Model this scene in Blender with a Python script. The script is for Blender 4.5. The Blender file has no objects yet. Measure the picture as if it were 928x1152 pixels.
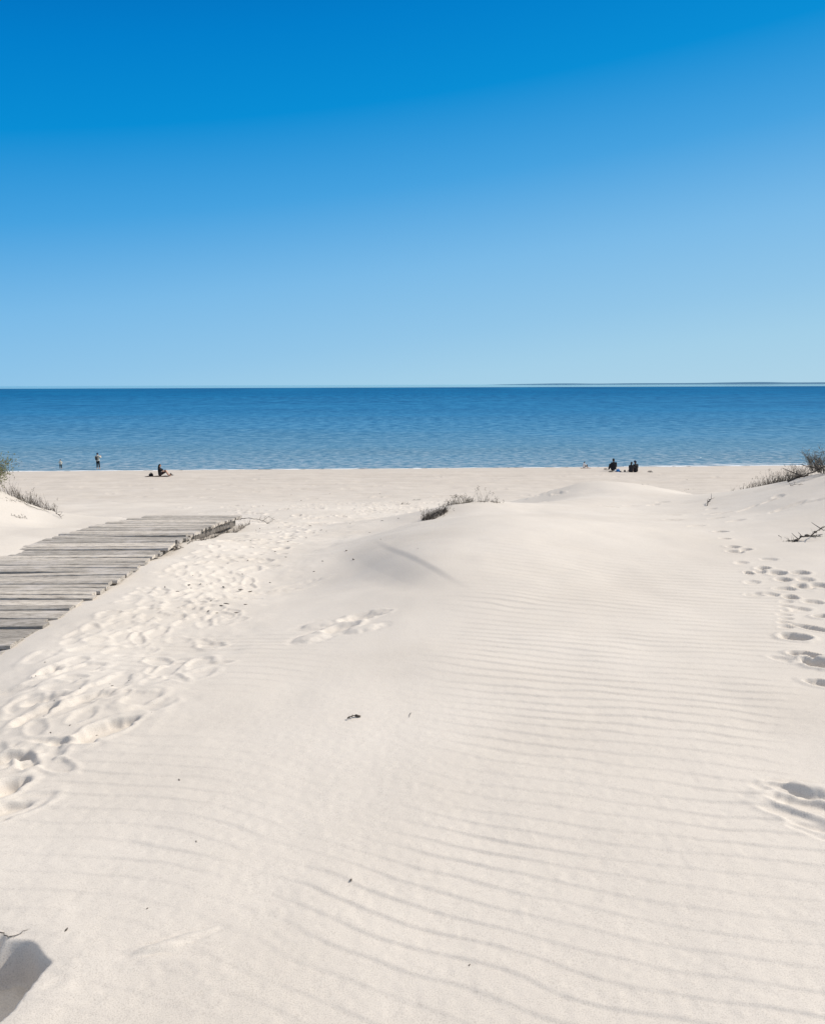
import bpy, bmesh, math, random
import numpy as np
from mathutils import Vector, Matrix

random.seed(7)
rng = np.random.default_rng(11)
scene = bpy.context.scene
COL = scene.collection

# ------------------------------------------------------------------ camera
F = 930.0                       # focal length for a 928 x 1152 picture
PITCH = math.atan(143.3 / F)
ROLL = 0.0032
CAM = Vector((0.0, 0.0, 8.5))
_R = Vector((1, 0, 0)); _F = Vector((0, math.cos(PITCH), -math.sin(PITCH))); _U = Vector((0, math.sin(PITCH), math.cos(PITCH)))
RGT = _R * math.cos(ROLL) - _U * math.sin(ROLL)
UPV = _U * math.cos(ROLL) + _R * math.sin(ROLL)
cam_data = bpy.data.cameras.new('camera')
cam_data.sensor_fit = 'VERTICAL'
cam_data.sensor_height = 24.0
cam_data.lens = 24.0 * F / 1152.0
cam_data.clip_start = 0.05
cam_data.clip_end = 200000
cam = bpy.data.objects.new('camera', cam_data); COL.objects.link(cam)
M3 = Matrix((RGT, UPV, -_F)).transposed()
cam.matrix_world = Matrix.Translation(CAM) @ M3.to_4x4()
scene.camera = cam

def ray(u, v):
    return (_F + RGT * ((u - 464) / F) + UPV * (-(v - 576) / F)).normalized()
def P(u, v, D):                  # the point seen at (u, v), D metres north of the viewer
    d = ray(u, v); return CAM + d * (D / d.y)

# ------------------------------------------------------------------ world, sun
SUN_EL = math.radians(38); SUN_AZ = math.radians(76)      # azimuth clockwise from north (+y)
world = bpy.data.worlds.new('World'); scene.world = world; world.use_nodes = True
nt = world.node_tree; nt.nodes.clear()
sky = nt.nodes.new('ShaderNodeTexSky'); sky.sky_type = 'NISHITA'; sky.sun_disc = False
sky.sun_elevation = SUN_EL; sky.sun_rotation = SUN_AZ
sky.altitude = 0; sky.air_density = 1.0; sky.dust_density = 0.35; sky.ozone_density = 1.5
EXPO = 0.4; K_ = 2 ** EXPO
# clear sky: deep blue above, pale near the horizon and towards the sun, pale fill added overhead, out of view, to keep shade neutral;
# a share of the physical sky is mixed in
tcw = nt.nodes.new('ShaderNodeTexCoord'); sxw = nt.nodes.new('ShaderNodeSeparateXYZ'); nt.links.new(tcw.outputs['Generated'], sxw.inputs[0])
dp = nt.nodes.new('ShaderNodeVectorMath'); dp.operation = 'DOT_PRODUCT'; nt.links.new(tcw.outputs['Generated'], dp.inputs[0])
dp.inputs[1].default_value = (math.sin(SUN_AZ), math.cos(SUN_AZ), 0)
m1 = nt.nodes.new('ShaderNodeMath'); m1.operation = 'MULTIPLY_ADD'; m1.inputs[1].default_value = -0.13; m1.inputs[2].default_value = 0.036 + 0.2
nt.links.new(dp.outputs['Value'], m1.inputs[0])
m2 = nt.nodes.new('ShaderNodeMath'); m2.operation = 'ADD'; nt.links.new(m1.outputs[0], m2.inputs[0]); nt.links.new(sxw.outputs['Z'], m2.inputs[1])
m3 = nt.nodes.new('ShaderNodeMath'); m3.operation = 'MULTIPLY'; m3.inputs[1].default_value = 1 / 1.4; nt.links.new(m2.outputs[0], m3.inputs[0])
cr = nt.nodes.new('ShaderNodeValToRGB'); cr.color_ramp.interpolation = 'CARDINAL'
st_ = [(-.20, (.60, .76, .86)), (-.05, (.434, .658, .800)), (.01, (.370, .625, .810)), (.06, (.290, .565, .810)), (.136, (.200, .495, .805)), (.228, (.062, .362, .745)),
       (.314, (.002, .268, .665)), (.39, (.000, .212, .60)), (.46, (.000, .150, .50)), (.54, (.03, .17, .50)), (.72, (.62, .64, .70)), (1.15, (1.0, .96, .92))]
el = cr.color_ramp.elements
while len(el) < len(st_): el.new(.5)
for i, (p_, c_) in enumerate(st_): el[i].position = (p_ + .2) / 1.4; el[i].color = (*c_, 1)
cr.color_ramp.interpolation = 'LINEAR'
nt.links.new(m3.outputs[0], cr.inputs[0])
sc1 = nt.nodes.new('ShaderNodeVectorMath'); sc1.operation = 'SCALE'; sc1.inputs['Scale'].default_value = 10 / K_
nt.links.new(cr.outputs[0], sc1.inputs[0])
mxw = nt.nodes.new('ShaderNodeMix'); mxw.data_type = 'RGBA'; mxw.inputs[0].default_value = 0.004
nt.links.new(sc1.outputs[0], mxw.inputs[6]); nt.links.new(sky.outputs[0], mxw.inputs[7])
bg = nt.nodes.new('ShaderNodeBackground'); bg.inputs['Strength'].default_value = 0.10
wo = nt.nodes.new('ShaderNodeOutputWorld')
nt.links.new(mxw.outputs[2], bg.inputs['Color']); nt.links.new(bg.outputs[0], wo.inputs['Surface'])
sun_data = bpy.data.lights.new('sun', 'SUN'); sun_data.energy = 3.7; sun_data.angle = math.radians(0.53)
sun_data.color = (1.0, 0.93, 0.84)
sun = bpy.data.objects.new('sun', sun_data); COL.objects.link(sun)
sd = Vector((math.sin(SUN_AZ) * math.cos(SUN_EL), math.cos(SUN_AZ) * math.cos(SUN_EL), math.sin(SUN_EL)))
sun.rotation_euler = sd.to_track_quat('Z', 'Y').to_euler(); sun.location = (20, 5, 30)
scene.view_settings.view_transform = 'Standard'; scene.view_settings.look = 'None'
scene.view_settings.exposure = EXPO; scene.view_settings.gamma = 1.0
scene.view_settings.use_curve_mapping = False
scene.render.engine = 'CYCLES'
scene.cycles.max_bounces = 6

# ------------------------------------------------------------------ helpers
def node_mat(name, rough=0.8, color=(0.5, 0.5, 0.5), spec=0.3):
    m = bpy.data.materials.new(name); m.use_nodes = True
    b = m.node_tree.nodes['Principled BSDF']
    b.inputs['Base Color'].default_value = (*color, 1); b.inputs['Roughness'].default_value = rough
    b.inputs['Specular IOR Level'].default_value = spec
    return m, m.node_tree, b
def N(t, kind, **kw):
    n = t.nodes.new(kind)
    for k, v in kw.items():
        if hasattr(n, k): setattr(n, k, v)
        else: n.inputs[k].default_value = v
    return n
def L(t, a, b): t.links.new(a, b)
def mapping(t, scale, coord='Object'):
    c = t.nodes.new('ShaderNodeTexCoord'); mp = t.nodes.new('ShaderNodeMapping')
    mp.inputs['Scale'].default_value = scale; L(t, c.outputs[coord], mp.inputs[0]); return mp
def ramp(t, stops):
    r = t.nodes.new('ShaderNodeValToRGB'); e = r.color_ramp.elements
    while len(e) < len(stops): e.new(0.5)
    for i, (p, c) in enumerate(stops): e[i].position = p; e[i].color = (*c, 1)
    return r
def mottled(name, c1, c2, scale=8.0, rough=0.85, stretch=(1, 1, 1), bump=0.3, bscale=60, bdist=0.004, spec=0.2, detail=5):
    m, t, b = node_mat(name, rough, c1, spec)
    mp = mapping(t, stretch)
    n = N(t, 'ShaderNodeTexNoise'); n.inputs['Scale'].default_value = scale; n.inputs['Detail'].default_value = detail
    L(t, mp.outputs[0], n.inputs['Vector'])
    r = ramp(t, [(0.3, c1), (0.7, c2)]); L(t, n.outputs['Fac'], r.inputs[0]); L(t, r.outputs[0], b.inputs['Base Color'])
    n2 = N(t, 'ShaderNodeTexNoise'); n2.inputs['Scale'].default_value = bscale; L(t, mp.outputs[0], n2.inputs['Vector'])
    bp = t.nodes.new('ShaderNodeBump'); bp.inputs['Strength'].default_value = bump; bp.inputs['Distance'].default_value = bdist
    L(t, n2.outputs['Fac'], bp.inputs['Height']); L(t, bp.outputs[0], b.inputs['Normal'])
    return m
def tag(o, label=None, cat=None, group=None, kind=None):
    if label: o['label'] = label
    if cat: o['category'] = cat
    if group: o['group'] = group
    if kind: o['kind'] = kind
    return o
def empty(name, loc=(0, 0, 0), rz=0.0):
    o = bpy.data.objects.new(name, None); COL.objects.link(o); o.location = loc; o.rotation_euler = (0, 0, rz)
    o.empty_display_size = 0.2
    return o
def link(name, me, mat=None, parent=None, smooth=False):
    o = bpy.data.objects.new(name, me); COL.objects.link(o)
    if mat: me.materials.append(mat)
    if parent: o.parent = parent
    if smooth: me.polygons.foreach_set('use_smooth', [True] * len(me.polygons))
    return o
def bm_obj(name, bm, mat=None, parent=None, smooth=False):
    me = bpy.data.meshes.new(name); bm.to_mesh(me); bm.free()
    return link(name, me, mat, parent, smooth)

# value noise in numpy
_TAB = rng.random((512, 512)).astype(np.float32)
def vnoise(x, y, seed=0):
    xi = np.floor(x).astype(np.int64); yi = np.floor(y).astype(np.int64)
    fx = x - xi; fy = y - yi
    fx = fx * fx * fx * (fx * (fx * 6 - 15) + 10); fy = fy * fy * fy * (fy * (fy * 6 - 15) + 10)
    a = (xi + seed * 37) & 511; b = (yi + seed * 91) & 511; a1 = (a + 1) & 511; b1 = (b + 1) & 511
    return ((_TAB[a, b] * (1 - fx) + _TAB[a1, b] * fx) * (1 - fy) + (_TAB[a, b1] * (1 - fx) + _TAB[a1, b1] * fx) * fy) * 2 - 1
def fbm(x, y, seed=0, octs=3, g=0.5):
    s = 0; a = 1.0
    for k in range(octs):
        s = s + a * vnoise(x * 2 ** k + 3.7 * k, y * 2 ** k + 9.1 * k, seed + k); a *= g
    return s
def sst(a, b, x):
    t = np.clip((x - a) / (b - a), 0, 1); return t * t * (3 - 2 * t)

# ------------------------------------------------------------------ terrain height
SH = 0.042                                    # the shore runs slightly away to the right
_py = np.array([-50, 24, 30, 38, 46, 55, 60, 65, 69, 73, 78, 84.6, 92, 120, 200], float)
_pz = np.array([6, 5.05, 4.2, 3.25, 2.55, 2.02, 1.80, 1.62, 1.38, 1.02, .55, 0.0, -.5, -2, -6], float)
def profile(y):
    # smooth monotone look-up
    return (np.interp(y - 1.2, _py, _pz) + np.interp(y, _py, _pz) + np.interp(y + 1.2, _py, _pz)) / 3
ctrl = []
def W(x, y, z): ctrl.append((x, y, z))
def I(u, v, D):
    p = P(u, v, D); ctrl.append((p.x, p.y, p.z))
for x in (-12, -6, -2.5, 0, 2.5, 6, 12):
    for y in (-22, -10, -3): W(x, y, 6.9 + 0.02 * abs(x))
for x in (-1.4, 0, 1.4): W(x, 1.2, 6.9)
W(-4, 1, 6.8); W(4, 1, 6.95); W(8, 1.5, 7.1); W(-8, 2, 7.0)
for a in ((-1.5, 2.0, 6.88), (-1.5, 3.3, 6.84), (-2, 4.2, 6.83), (-2.55, 5.2, 6.79), (-2.55, 6.5, 6.785), (-2.55, 8, 6.75), (-2.55, 9.6, 6.675),
          (-2.65, 11.5, 6.44), (-2.8, 13.6, 6.18), (-2.55, 3.2, 6.8),
          (-3.5, 3, 6.62), (-3.5, 5, 6.62), (-3.5, 7, 6.62), (-3.5, 9, 6.58), (-3.5, 11, 6.42), (-3.6, 13, 6.16), (-3.6, 14.4, 6.07),
          (-4.35, 3, 6.8), (-4.35, 5, 6.8), (-4.35, 7, 6.78), (-4.35, 9, 6.76), (-4.45, 11, 6.60), (-4.55, 13, 6.38),
          (-7, 5, 7.0), (-7, 8, 7.0), (-11, 7, 7.3),
          (-1.5, 5.5, 6.76), (-1.6, 7.5, 6.65), (-1.7, 9.5, 6.56), (-1.5, 12, 6.38), (-1.5, 14, 6.13), (-1.5, 17, 5.8), (-4, 17, 5.72),
          (0, 2.4, 6.9), (0, 3.5, 6.9), (-.3, 5, 6.88), (.42, 6.3, 6.95), (.35, 7.4, 7.03), (-.25, 7.5, 6.90), (-.95, 7.5, 6.68), (-.8, 6.1, 6.78), (.6, 9, 7.03), (-.1, 9.0, 6.90), (-.8, 9.3, 6.66), (-.6, 10.8, 6.52), (.1, 10.6, 6.74),
          (1.6, 3, 6.9), (2, 5, 6.9), (3, 6.5, 6.9), (4.2, 8, 6.98), (2.5, 9, 6.9), (1.6, 7, 6.92), (5, 5, 7.0), (8, 8, 7.35), (12, 10, 7.9), (9.5, 13, 7.7),
          (.6, 16, 5.85), (-.4, 15, 5.95), (3, 21, 5.15), (5, 21, 5.15), (8, 19, 5.5), (11, 18, 6.2), (15, 16, 7.2),
          (-8, 19, 5.1), (-11, 17, 6.2), (-10, 13.5, 7.3), (-14, 14, 7.8), (-6, 20, 5.3), (-1.5, 20, 5.5)):
    W(*a)
for a in ((480, 590, 11), (500, 578, 11.8), (515, 568, 12.2), (545, 563.5, 12.5), (570, 568, 12.3), (600, 574, 12), (650, 577, 11.8), (700, 580, 11.5),
          (583, 573, 15.4), (606, 564, 16.2), (630, 552, 16.8), (655, 542, 17.2), (700, 543.5, 17.4), (750, 550.5, 17.4), (640, 562, 14.6), (700, 566, 14), (770, 566, 13.6), (800, 560, 16.2),
          (840, 551, 15), (870, 543.5, 14.3), (900, 537, 13.7), (925, 532, 13.3), (860, 575, 10.6), (900, 560, 10.8), (800, 575, 11.8), (800, 600, 9.2),
          (0, 552, 14.5), (20, 562, 14.5), (45, 572, 14.6), (75, 579, 14.6), (115, 581, 14.8), (0, 600, 10.4), (0, 576, 12.4), (50, 592, 12.3)):
    I(*a)
for x in (-30, -20, -12, -6, 0, 6, 12, 20, 30):
    W(x, 26, float(profile(26.0))); W(x, 33, float(profile(33.0)))
W(-30, 10, 8); W(30, 10, 8); W(-22, 18, 7.2); W(22, 18, 7.2); W(-20, 2, 7.4); W(20, 2, 7.4)
C = np.array(ctrl, float)
def warp(x, y):
    yy = np.maximum(y, -8) + 12
    return x / yy * 10, np.log(yy) * 10
cx_, cy_ = warp(C[:, 0], C[:, 1])
# behind the viewer keep unique coordinates
cy_ = cy_ + np.minimum(C[:, 1] + 8, 0) * 0.3
def tps(r2): return 0.5 * r2 * np.log(r2 + 1e-12)
n_ = len(C); K = tps((cx_[:, None] - cx_) ** 2 + (cy_[:, None] - cy_) ** 2) + np.eye(n_) * 0.01
Pm = np.c_[np.ones(n_), cx_, cy_]
A = np.zeros((n_ + 3, n_ + 3)); A[:n_, :n_] = K; A[:n_, n_:] = Pm; A[n_:, :n_] = Pm.T
wts = np.linalg.solve(A, np.r_[C[:, 2], 0, 0, 0])
def base_h(x, y):
    x = np.asarray(x, float); y = np.asarray(y, float); sh = np.broadcast(x, y).shape
    x = np.broadcast_to(x, sh).ravel(); y = np.broadcast_to(y, sh).ravel()
    out = np.zeros(x.size)
    near = np.where(y < 34)[0]
    for s in range(0, near.size, 60000):
        ix = near[s:s + 60000]
        a, b = warp(np.clip(x[ix], -40, 40), y[ix]); b = b + np.minimum(y[ix] + 8, 0) * 0.3
        k = tps((a[:, None] - cx_) ** 2 + (b[:, None] - cy_) ** 2)
        out[ix] = k @ wts[:n_] + wts[n_] + wts[n_ + 1] * a + wts[n_ + 2] * b
    pr = profile(y - SH * x)
    w = sst(25, 33, y)
    # gentle slip face of the small ridge in the middle
    return (out * (1 - w) + pr * w).reshape(sh)
_cr = np.polyfit([6.2, 6.8, 7.4, 8.0, 8.8], [.50, .20, .0, -.15, -.36], 2)
def slip(x, y):
    # small ridge in the middle: its crest bends away to the left with distance, sand drops off on its left side
    side = (np.polyval(_cr, np.clip(y, 5.5, 9.5)) - x) * 0.88
    along = sst(6.1, 6.9, y) * (1 - sst(7.2, 9.6, y))
    drop = -(0.012 * sst(0.0, 0.07, side) + 0.050 * sst(0.0, 0.48, side)) * np.exp(-np.maximum(side - .3, 0) / 0.9)
    lift = 0.016 * np.exp(-(side / 0.30) ** 2)
    return along * (drop + lift)
def ground_at(u, v, lo=1.2):
    """first hit of the sight line through (u, v) with the smooth ground"""
    d = ray(u, v); ts = np.geomspace(lo, 130, 900)
    px, py, pz = CAM.x + d.x * ts, CAM.y + d.y * ts, CAM.z + d.z * ts
    h = base_h(px, py) - pz
    k = int(np.argmax(h > 0))
    if k == 0: k = 899
    a, b = ts[k - 1], ts[k]; f = h[k - 1] / (h[k - 1] - h[k]); t = a + (b - a) * f
    return CAM + d * float(t)

# ---- grid
ys = np.r_[np.linspace(-26, -0.5, 26), np.linspace(0, 1.2, 50)[:-1]]
y = 1.2; lst = []
while y < 16: lst.append(y); y *= 1.0021
while y < 150: lst.append(y); y *= 1.006
ys = np.r_[ys, np.array(lst)]
NC = 1300
t = np.linspace(-1, 1, NC); prof = 0.42 * t + 0.58 * t ** 3
Wd = 8 + 1.35 * np.maximum(ys, 0) + 0.9 * np.maximum(-ys, 0)
X = prof[None, :] * Wd[:, None]; Y = np.repeat(ys[:, None], NC, 1)
# smooth base evaluated on a coarser grid, then bilinearly refined
def upsample(fn, sr=3, sc=4):
    ri = np.unique(np.r_[np.arange(0, len(ys), sr), len(ys) - 1]); ci = np.unique(np.r_[np.arange(0, NC, sc), NC - 1])
    H = fn(X[np.ix_(ri, ci)], Y[np.ix_(ri, ci)])
    # cubic-free: interpolate along rows then columns
    H1 = np.empty((len(ri), NC))
    for k in range(len(ri)): H1[k] = np.interp(np.arange(NC), ci, H[k])
    fr = np.interp(np.arange(len(ys)), ri, np.arange(len(ri)))
    lo = np.minimum(fr.astype(int), len(ri) - 2); f = (fr - lo)[:, None]
    return H1[lo] * (1 - f) + H1[lo + 1] * f
Z = upsample(base_h, 2, 3)
Z += slip(X, Y)
# broad undulation
farw = sst(13, 26, Y)
Z += 0.012 * fbm(X / 1.3, Y / 1.3, 5, 3) * (1 - farw) + farw * (1 - sst(60, 74, Y)) * (0.05 * fbm(X / 3.2, Y / 2.4, 8, 4, .6))
Z += 0.004 * fbm(X / .35, Y / .35, 15, 2) * (1 - farw)

# ---- wind ripples
lam = 0.105
sg = 1 / (1 + np.exp(-(0.3 - X) / 0.45))
def softp(q): return np.log1p(np.exp(np.clip(q, -30, 30)))
g = 0.22 * X - 0.42 * 0.3 * softp((0.25 - X) / 0.3) + 0.50 * 0.15 * softp((-0.75 - X) / 0.15)
far_lam = 1.0
wx = 0.042 * fbm(X / 1.1, Y / 0.6, 21, 3, .5) + 0.010 * fbm(X / 0.22, Y / 0.16, 31, 2)
ph = (Y + g + wx) / (lam * (1 + 0.10 * vnoise(X / 5, Y / 5, 3) * 0))
fr = ph - np.floor(ph)
# asymmetric crest: slow rise, quick fall towards the viewer side
up_ = np.clip(fr / 0.17, 0, 1); rip = np.where(fr < 0.17, up_ * up_ * (3 - 2 * up_), ((1 - fr) / 0.83) ** 1.15)
amp_n = 0.55 + 0.75 * fbm(X / 0.7, Y / 0.45, 41, 3)
def blob(cx, cy, rx, ry, soft=0.5):
    r = np.sqrt(((X - cx) / rx) ** 2 + ((Y - cy) / ry) ** 2); return 1 - sst(1 - soft, 1 + soft, r)
right = sst(-0.35, 0.45, X - 0.12 * (Y - 2.5) + 0.12 * fbm(X / .8, Y / .8, 51, 2)) * (1 - sst(6.6, 8.6, Y + 0.25 * X)) * (1 - sst(.43, .52, X / np.maximum(Y, .5)) * sst(2.6, 3.4, Y))
bott = sst(-.75, -.1, X) * (1 - sst(2.3, 3.0, Y)) * 0.9
left1 = 0.75 * blob(-1.35, 5.0, 0.75, 0.75); left2 = 0.8 * blob(-1.3, 3.05, 0.75, 0.75)
left3 = 0.45 * blob(-.9, 2.2, .5, .4)
rmask = np.clip(np.maximum.reduce([right, bott, left1, left2, left3]), 0, 1) * np.clip(amp_n * .7 + .32, 0.5, 1.05)
rmask *= (1 - sst(8, 10, Y))
Z += rip * rmask * 0.0052 * (1 + .3 * sst(3.2, 4.2, Y))

# ---- dents
def dent(cx, cy, ln, wd, ang, depth, rim=0.25, soft=0.35, tilt=0.0, floor_n=0.0):
    R = max(ln, wd) * 2.2
    r0, r1 = np.searchsorted(ys, cy - R), np.searchsorted(ys, cy + R)
    if r1 <= r0: return
    wmid = 8 + 1.35 * max(cy, 0)
    c0 = np.searchsorted(prof, (cx - R) / wmid - 0.01); c1 = np.searchsorted(prof, (cx + R) / wmid + 0.01)
    if c1 <= c0: return
    xs = X[r0:r1, c0:c1] - cx; yy = Y[r0:r1, c0:c1] - cy
    ca, sa = math.cos(ang), math.sin(ang)
    a = xs * ca + yy * sa; b = -xs * sa + yy * ca
    wob = 0.17 * vnoise((a + 9 + cx * 7) / max(wd * .8, .04), (b + 5 + cy * 7) / max(wd * .8, .04), 7) + 0.09 * vnoise((a + 3 + cx * 5) / max(wd * .35, .03), (b + 8 + cy * 5) / max(wd * .35, .03), 17)
    r = np.sqrt((a / ln) ** 2 + (b / wd) ** 2) + wob * min(1, max(.15, (wd - .015) / .04))
    s = 1 - sst(1 - soft, 1 + soft * .45, r)
    d = -depth * s * (1 + tilt * a / ln) + depth * rim * np.exp(-((r - 1.32) / 0.24) ** 2)
    if floor_n: d += s * floor_n * fbm(X[r0:r1, c0:c1] / .02, Y[r0:r1, c0:c1] / .02, 77, 3)
    Z[r0:r1, c0:c1] += d
def dpx(u, v, ln, wd, ang, depth, **k):
    p = ground_at(u, v); dent(p.x, p.y, ln, wd, math.radians(ang), depth, **k)
# the deep print at the lower left corner and its neighbours
dpx(-66, 1133, .28, .20, 64, .125, soft=.12, rim=.04, floor_n=.0025)
dpx(0, 895, .13, .06, 70, .04, soft=.3, rim=.2)
dpx(6, 915, .10, .04, 40, .02, soft=.3)
dpx(3, 856, .12, .055, 35, .038, soft=.3)
dpx(118, 824, .17, .075, 62, 0.043, soft=.28, rim=.18)
dpx(40, 806, .14, .06, 70, 0.025, soft=.3); dpx(50, 787, .11, .06, 20, 0.022, soft=.35)
dpx(30, 858, .10, .04, -55, .02); dpx(70, 838, .16, .03, -8, .014, soft=.5)
dpx(12, 778, .14, .07, 35, 0.018); dpx(55, 755, .10, .05, 80, .025); dpx(103, 787, .12, .06, 50, 0.019)
# sweep mark low left
dpx(196, 1061, .11, .02, 32, -.006, soft=.7); dpx(180, 1068, .08, .02, 12, -.005, soft=.7); dpx(130, 1100, .2, .05, 5, .005, soft=.7)
# right-hand prints
dpx(918, 913, .16, .055, -38, .019, soft=.35, rim=.4); dpx(905, 890, .13, .055, -16, -.018, soft=.5); dpx(890, 893, .09, .03, -50, .013, soft=.4, rim=.3); dpx(900, 925, .14, .040, -46, .009, soft=.5, rim=.5); dpx(930, 895, .12, .05, -30, -.015, soft=.5)
dpx(925, 941, .12, .045, -40, .006)
dpx(905, 738, .085, .055, -40, .045, soft=.25); dpx(922, 748, .10, .075, -30, .055, soft=.25); dpx(893, 717, .085, .07, -18, .04, soft=.35)
dpx(914, 707, .13, .045, -42, .028, soft=.35); dpx(928, 693, .08, .06, 0, .04); dpx(885, 743, .10, .042, -46, .010); dpx(928, 770, .1, .05, -30, .025)
for i in range(7): dpx(884 + rng.uniform(-2, 2), 676 + i * 5, .05, .035, rng.uniform(-20, 20), .012)
for (u, v, ln, a, dp) in ((858, 640, .13, -5, .04), (842, 645, .06, -60, .04), (855, 644, .11, -6, .028), (873, 645, .14, -14, .04), (881, 652, .13, 0, .04), (899, 645, .14, 3, .045),
                          (906, 652, .13, -3, .03), (903, 660, .18, -16, .035), (922, 659, .16, -12, .04), (882, 662, .16, -4, .03), (889, 671, .11, 0, .045), (849, 668, .12, -6, .025),
                          (868, 668, .10, -50, .025), (824, 616, .13, 5, .04), (826, 621, .13, 0, .03), (838, 619, .1, -10, .04), (810, 599, .15, 3, .045), (808, 583, .17, 0, .035), (812, 577, .2, 4, .03),
                          (828, 586, .17, 0, .025), (800, 577, .14, 0, .03), (757, 579, .14, -5, .03), (757, 585, .18, -6, .03), (783, 592, .18, 5, .02), (842, 571, .35, 8, .025), (867, 563, .3, 6, .03),
                          (886, 570, .4, 10, .03), (906, 566, .35, 4, .025), (875, 558, .3, 12, .025), (685, 570, .2, 0, .03), (710, 569, .2, 0, .03), (735, 568, .2, 10, .03), (745, 565, .16, 0, .025),
                          (800, 572, .12, 30, .02), (864, 630, .12, 10, .02), (833, 634, .12, -20, .02), (815, 607, .12, 0, .03), (845, 655, .12, -20, .02), (915, 676, .14, -10, .03), (900, 684, .12, -20, .025)):
    dpx(u, v, ln * (.48 if v > 595 else .7), .055 + .025 * rng.random(), a * 3 + rng.normal() * 16, dp * .66, soft=.28, rim=.22)
# hollows on the flank of the middle ridge
dpx(383, 706, .13, .08, 35, .022, soft=.6, rim=.5); dpx(405, 694, .14, .09, 38, .026, soft=.6, rim=.3); dpx(424, 690, .10, .06, 30, .014, soft=.5)
dpx(362, 702, .14, .08, 20, -.016, soft=.7); dpx(352, 716, .14, .09, 60, -.018, soft=.7); dpx(410, 706, .12, .07, 20, -.016, soft=.6)
# wind scarp left of the ridge
dpx(300, 664, .3, .05, 22, .014, soft=.7, rim=.5); dpx(335, 655, .25, .06, 28, .010, soft=.7); dpx(265, 671, .2, .05, 10, .014, soft=.6)
# trampled path beside the boardwalk: shallow overlapping prints, never piling up into spikes
Zkeep = Z; Z = np.zeros_like(Zkeep)
cnt = 0
while cnt < 330:
    if rng.random() < .30:
        D = 2.9 * (6.2 / 2.9) ** rng.random(); c = -1.72 - 0.06 * (D - 3.5); sp = 0.34
        if D < 3.8: c = -1.85; sp = .18
    else:
        D = 6.0 * (15 / 6.0) ** rng.random(); c = -1.95 + 0.05 * (D - 7) + 0.06 * max(D - 10, 0); sp = 0.33 + 0.08 * (D - 6)
    x = c + rng.normal() * sp
    if D < 4.2 and rng.random() < .6: cnt += 1; continue
    if x < -2.4: continue
    if x > -1.15 - 0.05 * (D - 3) + 0.16 * max(D - 10.5, 0): continue
    k = rng.random()
    dent(x, D, .07 + .07 * k, .04 + .03 * rng.random(), math.radians(80 + rng.normal() * 35), (.009 + .022 * rng.random() ** 1.5), rim=.35, soft=.55)
    cnt += 1
for i in range(260):                       # footprints further down towards the beach
    D = 14 + 20 * rng.random() ** 1.2; x = rng.normal() * 2.4 - 1.8 + 0.05 * (D - 14)
    dent(x, D, .16 + .12 * rng.random(), .09, math.radians(90 + rng.normal() * 50), .02 + .035 * rng.random(), rim=.5, soft=.55)
for i in range(140):
    D = rng.uniform(36, 66); x = rng.uniform(-D * .6, D * .6)
    dent(x, D, .3, .22, rng.random() * 3, .02 + .03 * rng.random(), rim=.5, soft=.6)
lim = .0072 + .0011 * np.maximum(Y - 6, 0)
Z = Zkeep + lim * np.tanh(Z / lim)
# crumbly relief of the trampled strip
tm = sst(-2.75, -2.3, X) * (1 - sst(-1.35, -.85, X - .1 * np.maximum(Y - 7, 0))) * sst(3.0, 4.0, Y) * (1 - sst(20, 30, Y))
Z += tm * 0.006 * fbm(X / .2, Y / .2, 61, 3)
Z += 0.0009 * fbm(X / .03, Y / .03, 71, 2) * (1 - sst(3, 6, Y))

def fine_h(x, y):
    """height of the finished ground (nearest grid vertex)"""
    r = int(np.clip(np.searchsorted(ys, y), 1, len(ys) - 1)); r = r if abs(ys[r] - y) < abs(ys[r - 1] - y) else r - 1
    c = int(np.clip(np.searchsorted(X[r], x), 0, NC - 1)); return float(Z[r, c])
def gp(u, v, dz=0.0):
    p = ground_at(u, v); return Vector((p.x, p.y, fine_h(p.x, p.y) + dz))

NR = len(ys)
co = np.empty((NR * NC, 3), np.float32); co[:, 0] = X.ravel(); co[:, 1] = Y.ravel(); co[:, 2] = Z.ravel()
idx = np.arange(NR * NC, dtype=np.int32).reshape(NR, NC)
q = np.stack([idx[:-1, :-1], idx[:-1, 1:], idx[1:, 1:], idx[1:, :-1]], -1).reshape(-1, 4)
me = bpy.data.meshes.new('sand')
me.vertices.add(NR * NC); me.vertices.foreach_set('co', co.ravel())
me.loops.add(q.size); me.loops.foreach_set('vertex_index', q.ravel())
me.polygons.add(len(q)); me.polygons.foreach_set('loop_start', np.arange(0, q.size, 4, dtype=np.int32))
me.polygons.foreach_set('use_smooth', np.ones(len(q), bool))
me.update()
# sand material
m, t, b = node_mat('sand', 0.95, (0.5, 0.46, 0.41), 0.08)
tc = t.nodes.new('ShaderNodeTexCoord')
n1 = N(t, 'ShaderNodeTexNoise'); n1.inputs['Scale'].default_value = 0.9; n1.inputs['Detail'].default_value = 6; L(t, tc.outputs['Object'], n1.inputs[0])
r1 = ramp(t, [(0.32, (0.545, 0.496, 0.434)), (0.68, (0.590, 0.542, 0.480))]); L(t, n1.outputs['Fac'], r1.inputs[0])
n2 = N(t, 'ShaderNodeTexNoise'); n2.inputs['Scale'].default_value = 260; n2.inputs['Detail'].default_value = 3; L(t, tc.outputs['Object'], n2.inputs[0])
r2 = ramp(t, [(0.30, (0.80, 0.79, 0.78)), (0.5, (1, 1, 1)), (0.72, (1.07, 1.07, 1.06))]); L(t, n2.outputs['Fac'], r2.inputs[0])
mx = N(t, 'ShaderNodeMix', data_type='RGBA', blend_type='MULTIPLY'); mx.inputs[0].default_value = 1
L(t, r1.outputs[0], mx.inputs[6]); L(t, r2.outputs[0], mx.inputs[7])
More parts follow.
